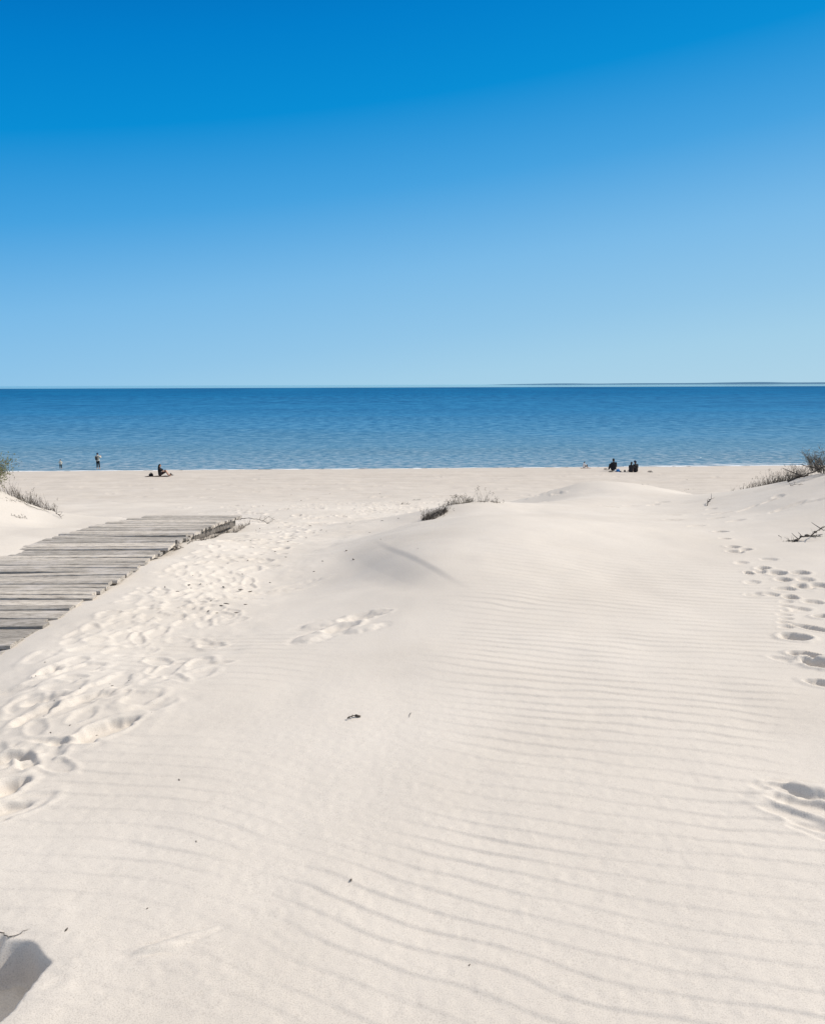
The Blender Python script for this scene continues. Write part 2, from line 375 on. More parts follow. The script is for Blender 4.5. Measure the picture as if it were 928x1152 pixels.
# dark mineral grains
vo = N(t, 'ShaderNodeTexVoronoi'); vo.inputs['Scale'].default_value = 55; L(t, tc.outputs['Object'], vo.inputs[0])
rv = ramp(t, [(0.035, (0.35, 0.32, 0.29)), (0.06, (1, 1, 1))]); L(t, vo.outputs['Distance'], rv.inputs[0])
mv = N(t, 'ShaderNodeMix', data_type='RGBA', blend_type='MULTIPLY'); mv.inputs[0].default_value = .8
L(t, mx.outputs[2], mv.inputs[6]); L(t, rv.outputs[0], mv.inputs[7])
# damp band and faint wrack lines low on the beach, by height above the water
geo = t.nodes.new('ShaderNodeNewGeometry'); sx = t.nodes.new('ShaderNodeSeparateXYZ'); L(t, geo.outputs['Position'], sx.inputs[0])
nz = N(t, 'ShaderNodeTexNoise'); nz.inputs['Scale'].default_value = 0.35; nz.inputs['Detail'].default_value = 4; L(t, tc.outputs['Object'], nz.inputs[0])
ad = N(t, 'ShaderNodeMath', operation='MULTIPLY_ADD'); ad.inputs[1].default_value = 0.22; L(t, nz.outputs['Fac'], ad.inputs[0]); L(t, sx.outputs['Z'], ad.inputs[2])
mr = N(t, 'ShaderNodeMapRange'); mr.inputs['From Min'].default_value = 0.10; mr.inputs['From Max'].default_value = 0.34; L(t, ad.outputs[0], mr.inputs['Value'])
rw = ramp(t, [(0.0, (0.62, 0.58, 0.55)), (0.6, (0.85, 0.83, 0.81)), (1.0, (1, 1, 1))]); L(t, mr.outputs[0], rw.inputs[0])
mw = N(t, 'ShaderNodeMix', data_type='RGBA', blend_type='MULTIPLY'); mw.inputs[0].default_value = 1
L(t, mv.outputs[2], mw.inputs[6]); L(t, rw.outputs[0], mw.inputs[7]); mb = N(t, 'ShaderNodeMapRange'); mb.inputs['From Min'].default_value = 1.6; mb.inputs['From Max'].default_value = 5.6; L(t, sx.outputs['Z'], mb.inputs['Value'])
rbm = ramp(t, [(0.0, (0.90, 0.885, 0.875)), (1.0, (1, 1, 1))]); L(t, mb.outputs[0], rbm.inputs[0])
nb = N(t, 'ShaderNodeTexNoise'); nb.inputs['Scale'].default_value = 1; nb.inputs['Detail'].default_value = 5; mpb = N(t, 'ShaderNodeMapping'); mpb.inputs['Scale'].default_value = (.12, .9, 1); L(t, tc.outputs['Object'], mpb.inputs[0]); L(t, mpb.outputs[0], nb.inputs[0])
rnb = ramp(t, [(0.36, (0.93, 0.925, 0.92)), (0.6, (1, 1, 1))]); L(t, nb.outputs['Fac'], rnb.inputs[0])
mw2 = N(t, 'ShaderNodeMix', data_type='RGBA', blend_type='MULTIPLY'); mw2.inputs[0].default_value = 1; L(t, mw.outputs[2], mw2.inputs[6]); L(t, rbm.outputs[0], mw2.inputs[7])
mw3 = N(t, 'ShaderNodeMix', data_type='RGBA', blend_type='MULTIPLY'); inv = N(t, 'ShaderNodeMath', operation='SUBTRACT'); inv.inputs[0].default_value = 1; L(t, mb.outputs[0], inv.inputs[1]); L(t, inv.outputs[0], mw3.inputs[0]); L(t, mw2.outputs[2], mw3.inputs[6]); L(t, rnb.outputs[0], mw3.inputs[7])
L(t, mw3.outputs[2], b.inputs['Base Color'])
bp = t.nodes.new('ShaderNodeBump'); bp.inputs['Strength'].default_value = 0.5; bp.inputs['Distance'].default_value = 0.0015
L(t, n2.outputs['Fac'], bp.inputs['Height']); L(t, bp.outputs[0], b.inputs['Normal'])
me.materials.append(m)
sand = bpy.data.objects.new('beach_sand', me); COL.objects.link(sand)
tag(sand, 'pale wind rippled dune sand running down to the flat beach', 'sand', kind='structure')

# ------------------------------------------------------------------ sea
def flat_sheet(name, rows, z, wfac=1.2, nx=40):
    bm = bmesh.new(); prev = None
    for yv in rows:
        r = [bm.verts.new(((2 * i / (nx - 1) - 1) * (60 + yv * wfac), yv, z)) for i in range(nx)]
        if prev:
            for i in range(nx - 1): bm.faces.new((prev[i], prev[i + 1], r[i + 1], r[i]))
        prev = r
    return bm
bm = flat_sheet('sea', [76, 84, 92, 110, 140, 200, 400, 900, 2000, 5000, 12000, 30000, 70000], 0.0)
m, t, b = node_mat('sea_water', 0.5)
t.nodes.remove(b); out = t.nodes['Material Output']
tc = t.nodes.new('ShaderNodeTexCoord'); sx = t.nodes.new('ShaderNodeSeparateXYZ'); L(t, tc.outputs['Object'], sx.inputs[0])
yt = N(t, 'ShaderNodeMath', operation='MULTIPLY_ADD'); yt.inputs[1].default_value = -SH; L(t, sx.outputs['X'], yt.inputs[0]); L(t, sx.outputs['Y'], yt.inputs[2])
lg = N(t, 'ShaderNodeMath', operation='LOGARITHM'); lg.inputs[1].default_value = 10; L(t, yt.outputs[0], lg.inputs[0])
# patches drawn out along the shore
def wnoise(sx_, sy_, detail=4, rough=.6):
    mp = N(t, 'ShaderNodeMapping'); mp.inputs['Scale'].default_value = (sx_, sy_, 1); L(t, tc.outputs['Object'], mp.inputs[0])
    n = N(t, 'ShaderNodeTexNoise'); n.inputs['Scale'].default_value = 1; n.inputs['Detail'].default_value = detail; n.inputs['Roughness'].default_value = rough
    L(t, mp.outputs[0], n.inputs[0]); return n
pn = wnoise(1 / 110, 1 / 50)
off = N(t, 'ShaderNodeMath', operation='MULTIPLY_ADD'); off.inputs[1].default_value = 0.35; L(t, pn.outputs['Fac'], off.inputs[0]); L(t, lg.outputs[0], off.inputs[2])
mrn = N(t, 'ShaderNodeMapRange'); mrn.inputs['From Min'].default_value = 1.90 + .17; mrn.inputs['From Max'].default_value = 3.7 + .17; L(t, off.outputs[0], mrn.inputs['Value'])
rc = ramp(t, [(0.0, (0.165, 0.250, 0.300)), (0.08, (0.092, 0.210, 0.300)), (0.18, (0.046, 0.172, 0.300)), (0.30, (0.018, 0.135, 0.280)), (0.55, (0.003, 0.100, 0.240)), (1.0, (0.002, 0.085, 0.205))])
L(t, mrn.outputs[0], rc.inputs[0])
# small wave texture: strength of colour change from wave faces
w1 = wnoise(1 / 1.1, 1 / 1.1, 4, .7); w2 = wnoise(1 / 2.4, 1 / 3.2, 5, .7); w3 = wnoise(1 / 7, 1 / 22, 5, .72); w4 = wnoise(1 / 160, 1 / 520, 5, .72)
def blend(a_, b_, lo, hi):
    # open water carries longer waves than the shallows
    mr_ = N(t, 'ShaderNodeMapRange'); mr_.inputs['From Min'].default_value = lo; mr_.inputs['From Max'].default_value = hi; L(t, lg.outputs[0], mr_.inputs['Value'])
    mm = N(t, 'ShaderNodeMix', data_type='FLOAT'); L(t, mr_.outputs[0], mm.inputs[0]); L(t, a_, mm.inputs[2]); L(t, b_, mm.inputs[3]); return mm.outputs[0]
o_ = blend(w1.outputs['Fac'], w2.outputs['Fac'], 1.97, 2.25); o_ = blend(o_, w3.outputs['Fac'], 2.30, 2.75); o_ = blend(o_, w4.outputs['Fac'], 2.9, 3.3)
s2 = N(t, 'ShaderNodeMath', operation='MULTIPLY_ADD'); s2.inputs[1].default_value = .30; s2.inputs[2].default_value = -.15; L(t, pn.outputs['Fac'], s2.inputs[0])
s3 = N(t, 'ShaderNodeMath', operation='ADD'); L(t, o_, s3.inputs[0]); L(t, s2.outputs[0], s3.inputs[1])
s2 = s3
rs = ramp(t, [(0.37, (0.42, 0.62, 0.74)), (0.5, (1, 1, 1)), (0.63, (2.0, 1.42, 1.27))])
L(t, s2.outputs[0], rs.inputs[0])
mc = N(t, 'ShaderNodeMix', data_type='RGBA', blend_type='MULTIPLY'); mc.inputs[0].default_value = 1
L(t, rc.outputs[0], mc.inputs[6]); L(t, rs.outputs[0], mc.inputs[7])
bp = t.nodes.new('ShaderNodeBump'); bp.inputs['Strength'].default_value = 1.0; bp.inputs['Distance'].default_value = 0.5; L(t, s2.outputs[0], bp.inputs['Height'])
df = t.nodes.new('ShaderNodeBsdfDiffuse'); L(t, mc.outputs[2], df.inputs['Color'])
gl = t.nodes.new('ShaderNodeBsdfGlossy'); gl.inputs['Roughness'].default_value = 0.22; L(t, bp.outputs[0], gl.inputs['Normal']); gl.inputs['Color'].default_value = (0.75, 0.9, 1, 1)
# calm slick water far out reflects the pale sky
cf = ramp(t, [(0.0, (.13,) * 3), (0.5, (.08,) * 3), (1.0, (.06,) * 3)])
mrf = N(t, 'ShaderNodeMapRange'); mrf.inputs['From Min'].default_value = 1.9; mrf.inputs['From Max'].default_value = 3.95; L(t, lg.outputs[0], mrf.inputs['Value']); L(t, mrf.outputs[0], cf.inputs[0])
ms = t.nodes.new('ShaderNodeMixShader'); L(t, cf.outputs[0], ms.inputs[0]); L(t, df.outputs[0], ms.inputs[1]); L(t, gl.outputs[0], ms.inputs[2])
cf2 = ramp(t, [(0.72, (0, 0, 0)), (0.755, (.93, .93, .93)), (1.0, (.96, .96, .96))]); L(t, mrf.outputs[0], cf2.inputs[0])
gl2 = t.nodes.new('ShaderNodeBsdfGlossy'); gl2.inputs['Roughness'].default_value = 0.04; gl2.inputs['Color'].default_value = (.86, .98, 1, 1)
ms2 = t.nodes.new('ShaderNodeMixShader'); L(t, cf2.outputs[0], ms2.inputs[0]); L(t, ms.outputs[0], ms2.inputs[1]); L(t, gl2.outputs[0], ms2.inputs[2])
L(t, ms2.outputs[0], out.inputs['Surface'])
sea = bm_obj('sea', bm, m); tag(sea, 'blue sea with small choppy waves reaching the horizon', 'sea', kind='structure')

# thin wash of foam along the waterline
foam_m = mottled('foam', (0.75, 0.77, 0.78), (0.85, 0.86, 0.86), 3, .6)
bm = bmesh.new()
def shore_y(x): return 84.2 + SH * x
for (x0, x1, dy, w) in ((-60, 60, -.55, .5), (22, 55, .9, .14), (30, 44, 2.4, .16)):
    n = int((x1 - x0) / .35); pv = None
    for i in range(n + 1):
        x = x0 + (x1 - x0) * i / n
        ww = w * max(0.05, .55 + .9 * math.sin(x * 1.3 + dy * 9) * math.sin(x * .37 + 2) + random.uniform(-.25, .25))
        yc = shore_y(x) + dy + .25 * math.sin(x * .23 + dy) + .1 * math.sin(x * 1.1)
        zb = max(0.012, float(fine_h(x, yc)) + .012)
        a = bm.verts.new((x, yc - ww / 2, max(0.006, float(fine_h(x, yc - ww / 2)) + .004))); c = bm.verts.new((x, yc, zb + .02)); d = bm.verts.new((x, yc + ww / 2, max(0.006, float(fine_h(x, yc + ww / 2)) + .004)))
        if pv: bm.faces.new((pv[0], a, c, pv[1])); bm.faces.new((pv[1], c, d, pv[2]))
        pv = (a, c, d)
fo = bm_obj('foam', bm, foam_m, smooth=True); tag(fo, 'thin white foam where the small waves meet the beach', 'foam', kind='stuff')

# distant coast
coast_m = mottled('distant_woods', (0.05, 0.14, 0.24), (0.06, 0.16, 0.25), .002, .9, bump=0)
bm = bmesh.new(); prev = None; Dc = 15000.0
xs_ = np.linspace(1400, 14000, 200)
for i, x in enumerate(xs_):
    q_ = max(0, x - 1500) / 80; h = 26 * min(1, (q_ / 14) ** .7) * (0.8 + .35 * float(vnoise(np.array(x / 700), np.array(0.5), 4))) + 8 * min(1, q_ / 60)
    h = max(h, .5)
    yb = Dc + 500 * math.sin(x / 3000) - .05 * x
    r = [bm.verts.new((x, yb, -1)), bm.verts.new((x, yb + 60, h * .7)), bm.verts.new((x, yb + 200, h)), bm.verts.new((x, yb + 1500, h * .9)), bm.verts.new((x, yb + 2500, -1))]
    if prev:
        for k in range(4): bm.faces.new((prev[k], r[k], r[k + 1], prev[k + 1]))
    prev = r
co_ = bm_obj('coast', bm, coast_m, smooth=True); tag(co_, 'low dark wooded coast far off on the horizon', 'coast', kind='structure')

# ------------------------------------------------------------------ boardwalk
wood_m, t, b = node_mat('weathered_wood', 0.85, (0.3, 0.28, 0.26), .2)
mp = mapping(t, (2.6, 30, 30)); at = t.nodes.new('ShaderNodeAttribute'); at.attribute_name = 'plank'
va = N(t, 'ShaderNodeVectorMath', operation='ADD'); L(t, mp.outputs[0], va.inputs[0])
ml = N(t, 'ShaderNodeMath', operation='MULTIPLY'); ml.inputs[1].default_value = 53; L(t, at.outputs['Fac'], ml.inputs[0]); L(t, ml.outputs[0], va.inputs[1])
n = N(t, 'ShaderNodeTexNoise'); n.inputs['Scale'].default_value = 3.2; n.inputs['Detail'].default_value = 9; n.inputs['Roughness'].default_value = .78; L(t, va.outputs[0], n.inputs[0])
r = ramp(t, [(0.38, (0.11, 0.096, 0.082)), (0.48, (0.38, 0.345, 0.30)), (0.60, (0.56, 0.515, 0.455))]); L(t, n.outputs['Fac'], r.inputs[0])
rb = ramp(t, [(0, (0.62, 0.62, 0.62)), (1, (1.22, 1.20, 1.17))]); L(t, at.outputs['Fac'], rb.inputs[0])
mxx = N(t, 'ShaderNodeMix', data_type='RGBA', blend_type='MULTIPLY'); mxx.inputs[0].default_value = 1; L(t, r.outputs[0], mxx.inputs[6]); L(t, rb.outputs[0], mxx.inputs[7])
# blown sand lying on the boards
ns = N(t, 'ShaderNodeTexNoise'); ns.inputs['Scale'].default_value = 2.2; ns.inputs['Detail'].default_value = 7; ns.inputs['Roughness'].default_value = .75
cs = t.nodes.new('ShaderNodeTexCoord'); L(t, cs.outputs['Object'], ns.inputs[0])
rsn = ramp(t, [(0.52, (0, 0, 0)), (0.66, (.75, .75, .75))]); L(t, ns.outputs['Fac'], rsn.inputs[0])
mxs = N(t, 'ShaderNodeMix', data_type='RGBA'); L(t, rsn.outputs[0], mxs.inputs[0]); L(t, mxx.outputs[2], mxs.inputs[6]); mxs.inputs[7].default_value = (0.48, 0.44, 0.40, 1)
L(t, mxs.outputs[2], b.inputs['Base Color'])
bp = t.nodes.new('ShaderNodeBump'); bp.inputs['Strength'].default_value = .6; bp.inputs['Distance'].default_value = .004; L(t, n.outputs['Fac'], bp.inputs['Height']); L(t, bp.outputs[0], b.inputs['Normal'])

dy_ = np.array([1.5, 4, 6, 8, 9.6, 11, 12.2, 13.9]); dz_ = np.array([6.79, 6.79, 6.785, 6.765, 6.725, 6.62, 6.50, 6.30])
dxr = np.array([-2.70, -2.68, -2.66, -2.66, -2.68, -2.74, -2.80, -2.90])
def deck(y): return float((np.interp(y - .3, dy_, dz_) + np.interp(y, dy_, dz_) + np.interp(y + .3, dy_, dz_)) / 3), float(np.interp(y, dy_, dxr))
bw = empty('boardwalk', (-3.45, 8, 6.75)); tag(bw, 'weathered grey plank boardwalk half sunk in the sand', 'boardwalk')
bm = bmesh.new(); pl = bm.faces.layers.float.new('plank_f'); tones = []
y = 1.6; k = 0; left_ends = []
def beam(bm, a, bb, w, h, tone, jz=0):
    """a box from a to bb (Vectors at the top centre line), w wide, h deep, softly worn edges"""
    d = (bb - a).normalized(); s = Vector((-d.y, d.x, 0)).normalized(); upv = s.cross(d) * -1
    if upv.z < 0: upv = -upv
    e = min(w, h) * .16; nseg = 5
    sec = [(-w / 2 + e, 0), (w / 2 - e, 0), (w / 2, -e), (w / 2, -h + e), (w / 2 - e, -h), (-w / 2 + e, -h), (-w / 2, -h + e), (-w / 2, -e)]
    rings = []
    for i in range(nseg + 1):
        c = a.lerp(bb, i / nseg) + Vector((0, 0, random.uniform(-.002, .002)))
        rings.append([bm.verts.new(c + s * (p[0] + random.uniform(-.0015, .0015)) + upv * p[1]) for p in sec])
    fs = []
    for i in range(nseg):
        for j in range(8):
            fs.append(bm.faces.new((rings[i][j], rings[i][(j + 1) % 8], rings[i + 1][(j + 1) % 8], rings[i + 1][j])))
    fs.append(bm.faces.new(rings[0][::-1])); fs.append(bm.faces.new(rings[-1]))
    for f in fs: f[pl] = tone
while y < 13.85:
    wdt = random.uniform(.088, .118); z, xr = deck(y + wdt / 2)
    sk = random.gauss(0, .012); xl = xr - 1.6 + random.gauss(0, .016); xrr = xr + random.gauss(0, .014)
    if random.random() < .05: xrr -= random.uniform(.03, .06)
    zj = random.gauss(0, .006); tl = random.gauss(0, .006)
    beam(bm, Vector((xl, y + wdt / 2 - sk, z + zj - tl)), Vector((xrr, y + wdt / 2 + sk, z + zj + tl)), wdt, .032, random.random())
    y += wdt + max(.008, random.gauss(.019, .008)); k += 1
bmesh.ops.recalc_face_normals(bm, faces=bm.faces)
med = bpy.data.meshes.new('planks'); bm.to_mesh(med)
vals = [f[pl] for f in bm.faces]; bm.free()
at_ = med.attributes.new('plank', 'FLOAT', 'FACE'); at_.data.foreach_set('value', vals)
dk = link('decking', med, wood_m, bw); dk.matrix_parent_inverse = Matrix.Translation(-bw.location)
stm = mottled('old_timber', (0.09, 0.08, 0.07), (0.2, 0.18, 0.16), 6, .9, (1, 1, 1), .5)
for off in (-.10, -1.5):
    bm = bmesh.new(); pl = bm.faces.layers.float.new('plank_f')
    yy = 1.6
    while yy < 13.6:
        z0, x0 = deck(yy); y2 = min(yy + 1.5, 13.75); z1, x1 = deck(y2)
        beam(bm, Vector((x0 + off, yy, z0 - .045)), Vector((x1 + off, y2 - .004, z1 - .045)), .07, .11, 0); yy = y2
        if y2 >= 13.75: break
    bmesh.ops.recalc_face_normals(bm, faces=bm.faces)
    o = bm_obj('stringer', bm, stm, bw); o.matrix_parent_inverse = Matrix.Translation(-bw.location)
# short stake by the deck edge
p = gp(198, 618)
bm = bmesh.new(); pl = bm.faces.layers.float.new('plank_f')
beam(bm, Vector((p.x, p.y, p.z - .12)), Vector((p.x + .004, p.y + .006, p.z + .11)), .022, .02, 0)
bmesh.ops.recalc_face_normals(bm, faces=bm.faces)
o = bm_obj('wooden_stake', bm, stm); tag(o, 'short thin wooden stake in the sand beside the boardwalk edge', 'stake')

# ------------------------------------------------------------------ plants
def veg_mat(name, c1, c2, trans=0.0):
    m, t, b = node_mat(name, .8, c1, .15)
    at = t.nodes.new('ShaderNodeNewGeometry'); r = ramp(t, [(0, c1), (1, c2)])
    L(t, at.outputs['Random Per Island'], r.inputs[0]); L(t, r.outputs[0], b.inputs['Base Color']); return m
dry_m = veg_mat('dry_stalks', (0.06, 0.052, 0.042), (0.21, 0.185, 0.14))
dark_m = veg_mat('dark_stalks', (0.035, 0.03, 0.027), (0.12, 0.10, 0.08))
green_m = veg_mat('olive_leaves', (0.07, 0.085, 0.03), (0.20, 0.20, 0.09))
bark_m = mottled('bleached_twig', (0.06, 0.05, 0.04), (0.16, 0.14, 0.12), 20, .9)

def blade(bm, p, d, ln, w, bend, seg=4):
    """thin tapering three-sided stalk"""
    side = d.cross(Vector((0, 0, 1))); side = side.normalized() if side.length > 1e-3 else Vector((1, 0, 0))
    prev = None; c = p.copy(); dirn = d.normalized(); bd = Vector((bend[0], bend[1], -abs(bend[2])))
    for i in range(seg + 1):
        f = i / seg; r = w * .5 * (1 - f * .85)
        s2 = dirn.cross(side).normalized()
        ring = [bm.verts.new(c + side * r), bm.verts.new(c - side * r * .5 + s2 * r * .8), bm.verts.new(c - side * r * .5 - s2 * r * .8)]
        if prev:
            for j in range(3): bm.faces.new((prev[j], prev[(j + 1) % 3], ring[(j + 1) % 3], ring[j]))
        prev = ring; c = c + dirn * (ln / seg); dirn = (dirn + bd / seg).normalized()
    return c
def leafbit(bm, c, s):
    a = Vector((random.gauss(0, 1), random.gauss(0, 1), random.gauss(0, 1))).normalized(); b_ = a.orthogonal().normalized()
    v = [bm.verts.new(c - a * s), bm.verts.new(c + b_ * s * .35), bm.verts.new(c + a * s), bm.verts.new(c - b_ * s * .35)]
    bm.faces.new(v)
def tuft(name, loc, n, h, rad, label, group=None, mat=dry_m, lean=(-.25, 0), w=.006, heads=.25, elong=(1, 1), cat='dune grass', ang=0, slope=0.0):
    bm = bmesh.new()
    for i in range(n):
        a = random.random() * 6.283; r = rad * math.sqrt(random.random())
        ox, oy = r * math.cos(a) * elong[0], r * math.sin(a) * elong[1]
        ox, oy = ox * math.cos(ang) - oy * math.sin(ang), ox * math.sin(ang) + oy * math.cos(ang)
        gz = fine_h(loc.x + ox, loc.y + oy) - loc.z
        d = Vector((math.cos(a) * .45 * random.random() + lean[0] + random.gauss(0, .16), math.sin(a) * .45 * random.random() + lean[1] + random.gauss(0, .16), 1))
        ln = h * random.uniform(.35, 1.0)
        tip = blade(bm, Vector((ox, oy, gz - .02)), d, ln, w * random.uniform(.6, 1.2), (random.gauss(0, .5) + lean[0], random.gauss(0, .5), abs(random.gauss(0, .5))))
        if random.random() < heads:
            for k in range(4): leafbit(bm, tip + Vector((random.gauss(0, .008), random.gauss(0, .008), -.012 * k)), .013)
    for k in range(4 if heads or n < 30 else 6):           # rhizomes just under the surface tie the stalks together
        a = k * 3.1416 / 4 + .3; L_ = [max(.06, rad) * elong[0], max(.06, rad) * elong[1]]
        if elong[1] > elong[0] * 3 or elong[0] > elong[1] * 3: a = (1.571 if elong[1] > elong[0] else 0) + random.gauss(0, .04)
        pr_ = None
        for j in range(9):
            f = (j / 8 - .5) * 2.1; ox, oy = f * math.cos(a) * max(L_[0], .03), f * math.sin(a) * max(L_[1], .03)
            ox, oy = ox * math.cos(ang) - oy * math.sin(ang), ox * math.sin(ang) + oy * math.cos(ang)
            c = Vector((ox + random.gauss(0, .004), oy + random.gauss(0, .004), fine_h(loc.x + ox, loc.y + oy) - loc.z - .001)); r_ = .004
            ring = [bm.verts.new(c + Vector((-math.sin(a) * r_ * q, math.cos(a) * r_ * q, zz * r_))) for q, zz in ((1, 0), (0, 1), (-1, 0), (0, -1))]
            if pr_:
                for m_ in range(4): bm.faces.new((pr_[m_], pr_[(m_ + 1) % 4], ring[(m_ + 1) % 4], ring[m_]))
            pr_ = ring
    o = bm_obj(name, bm, mat); o.location = loc
    tag(o, label, cat, group); return o
G1 = 'dry grass tufts along the left dune'; G2 = 'dry grass tufts along the right dune'; G3 = 'plants on the middle dune crest'
# bush at the left edge
pb = P(-21, 545, 14.2); pb.z = fine_h(pb.x, pb.y)
bush = empty('dune_bush', pb); tag(bush, 'tall olive green bush cut by the left picture edge above the left dune', 'bush')
def bush_parts(root, n_st, H, R, leaves, lm, sm, fl=0.02):
    bm = bmesh.new(); tips = []
    for i in range(n_st):
        a = random.random() * 6.283; r = R * .5 * math.sqrt(random.random())
        p0 = Vector((math.cos(a) * r, math.sin(a) * r, -.03)); d = Vector((math.cos(a) * .5, math.sin(a) * .5, 1.2))
        tp = blade(bm, p0, d, H * random.uniform(.5, 1), .012, (random.gauss(0, .5), random.gauss(0, .5), .3), 5); tips.append((p0, tp))
        for k in range(5):
            q = p0.lerp(tp, random.uniform(.3, .9)); blade(bm, q, Vector((random.gauss(0, 1), random.gauss(0, 1), .8)), H * .28, .006, (0, 0, .2), 3)
    bm_obj('stems', bm, sm, root)
    if leaves:
        bm = bmesh.new()
        for i in range(leaves):
            p0, tp = random.choice(tips); q = p0.lerp(tp, random.uniform(.15, 1.05)) + Vector((random.gauss(0, .05), random.gauss(0, .05), random.gauss(0, .05)))
            leafbit(bm, q, fl * random.uniform(.6, 1.3))
        bm_obj('foliage', bm, lm, root)
bush_parts(bush, 70, .56, .40, 3600, green_m, dry_m, .02)
lt = [((8, 548), 60, .34, .22, 'dense dry tuft right beside the olive bush on the left dune'),
      ((22, 560), 40, .26, .16, 'second dry tuft down the left dune crest from the bush'),
      ((32, 563), 45, .28, .16, 'third dry tuft down the left dune crest from the bush'),
      ((44, 572), 60, .34, .18, 'bushiest tall tuft low on the left dune crest'),
      ((53, 577), 50, .20, .20, 'low dark tuft trailing at the foot of the left dune crest')]
for (uv, n, h, r, lb) in lt:
    p = P(uv[0], uv[1], 14.4); p.z = fine_h(p.x, p.y)
    tuft('grass_tuft', p, n, h, r, lb, G1, lean=(-.15, 0), w=.007, mat=dark_m if n > 45 else dry_m)
lt2 = [((10, 563), 26, .10, .12, 'flat grey tuft on the white slope left of the boardwalk, nearest the picture edge'),
       ((27, 566), 30, .12, .12, 'small dark tuft in the middle of the white left slope'),
       ((36, 568), 20, .12, .08, 'small tuft just under the crest tufts of the left dune'),
       ((24, 582), 34, .09, .10, 'lowest dark tuft alone on the left slope above the boardwalk')]
for (uv, n, h, r, lb) in lt2:
    p = gp(*uv); tuft('grass_tuft', p, n, h, r, lb, G1, mat=dark_m, lean=(-.5, 0), w=.007)
# runner stems lying on the left slope
def twig(name, pts, rad, label, cat='twig', group=None, mat=bark_m, side=3, knots=0, parent=None):
    """a crooked tapering twig through world points, with side shoots"""
    bm = bmesh.new(); o0 = pts[0].copy()
    def tube(ps, r0, r1):
        prev = None
        for i, c in enumerate(ps):
            d = (ps[min(i + 1, len(ps) - 1)] - ps[max(i - 1, 0)]).normalized(); s = d.orthogonal().normalized(); s2 = d.cross(s)
            r = r0 + (r1 - r0) * i / (len(ps) - 1)
            ring = [bm.verts.new(c - o0 + (s * math.cos(a) + s2 * math.sin(a)) * r) for a in (0, 1.05, 2.09, 3.14, 4.19, 5.24)]
            if prev:
                for j in range(6): bm.faces.new((prev[j], prev[(j + 1) % 6], ring[(j + 1) % 6], ring[j]))
            else: bm.faces.new(ring)
            prev = ring
        bm.faces.new(prev[::-1])
    fine = []
    for i in range(len(pts) - 1):
        for k in range(4): fine.append(pts[i].lerp(pts[i + 1], k / 4) + Vector((random.gauss(0, rad), random.gauss(0, rad), random.gauss(0, rad * .7))))
    fine.append(pts[-1]); tube(fine, rad, rad * .35)
    for k in range(side):
        q = random.choice(fine[1:-1]); d = Vector((random.gauss(0, 1), random.gauss(0, 1), abs(random.gauss(0, .8)) + .2)).normalized()
        ln = rad * random.uniform(8, 22); tube([q, q + d * ln * .5 + Vector((random.gauss(0, rad), 0, 0)), q + d * ln], rad * .55, rad * .25)
    for k in range(knots):
        q = random.choice(fine); bmesh.ops.create_icosphere(bm, subdivisions=1, radius=rad * random.uniform(1.5, 2.6), matrix=Matrix.Translation(q - o0) @ Matrix.Diagonal((1.4, 1, .8, 1)))
    bmesh.ops.recalc_face_normals(bm, faces=bm.faces)
    o = bm_obj(name, bm, mat, smooth=True); o.location = o0; tag(o, label, cat, group); return o
twig('grass_runner', [gp(26, 566, .01), gp(36, 571, .02), gp(46, 574, .015), gp(55, 576, .02)], .006, 'long thin dry runner stem lying across the left dune slope', 'stem', mat=dry_m)
twig('grass_runner', [gp(54, 575, .03), gp(60, 577, .07), gp(65, 580, .04), gp(70, 583, .01)], .006, 'thick curved dry stem at the foot of the left dune crest', 'stem', mat=dark_m, side=9, knots=4)
# middle dune crest
pm = gp(484, 582)
for i, (u, v, n, h, r) in enumerate(((478, 587, 90, .14, .12), (488, 580, 190, .22, .17), (498, 573, 110, .20, .13))):
    pass
tuft('grass_tuft', gp(488, 581), 300, .15, .33, 'largest dark dense grass tuft on the left shoulder of the middle dune', G3, mat=dark_m, lean=(.25, .15), w=.008, elong=(1.0, .35), ang=math.radians(62))
for (u, v, n, h, r, lb) in ((506, 567, 22, .14, .05, 'small upright tuft just above the dark dense tuft of the middle dune'),
                            ((518), 566, 60, .16, .12, 'pale rounded tuft between the dark tuft and the thin stalks on the middle dune'),
                            (528, 566, 24, .13, .05, 'little leafy sprig at the top of the middle dune'),
                            (543, 563.6, 16, .24, .09, 'thin upright stalks standing on the very crest of the middle dune'),
                            (557, 566, 26, .10, .08, 'low dark sprig at the right end of the middle dune crest')):
    p = P(u, v, 12.4); p.z = fine_h(p.x, p.y) - .005
    tuft('grass_tuft', p, n, h, r, lb, G3, mat=dark_m if n in (26, 22) else dry_m, w=.006, lean=(0, 0), heads=.5)
for (u, v, lb) in ((455, 568, 'dry sprig on the sand left of the middle dune, nearer its dark tuft'), (468, 564, 'dry sprig on the sand left of the middle dune, higher in the photo')):
    p = gp(u, v); tuft('grass_sprig', p, 14, .14, .16, lb, G3, mat=dry_m, w=.012, lean=(.4, 0))
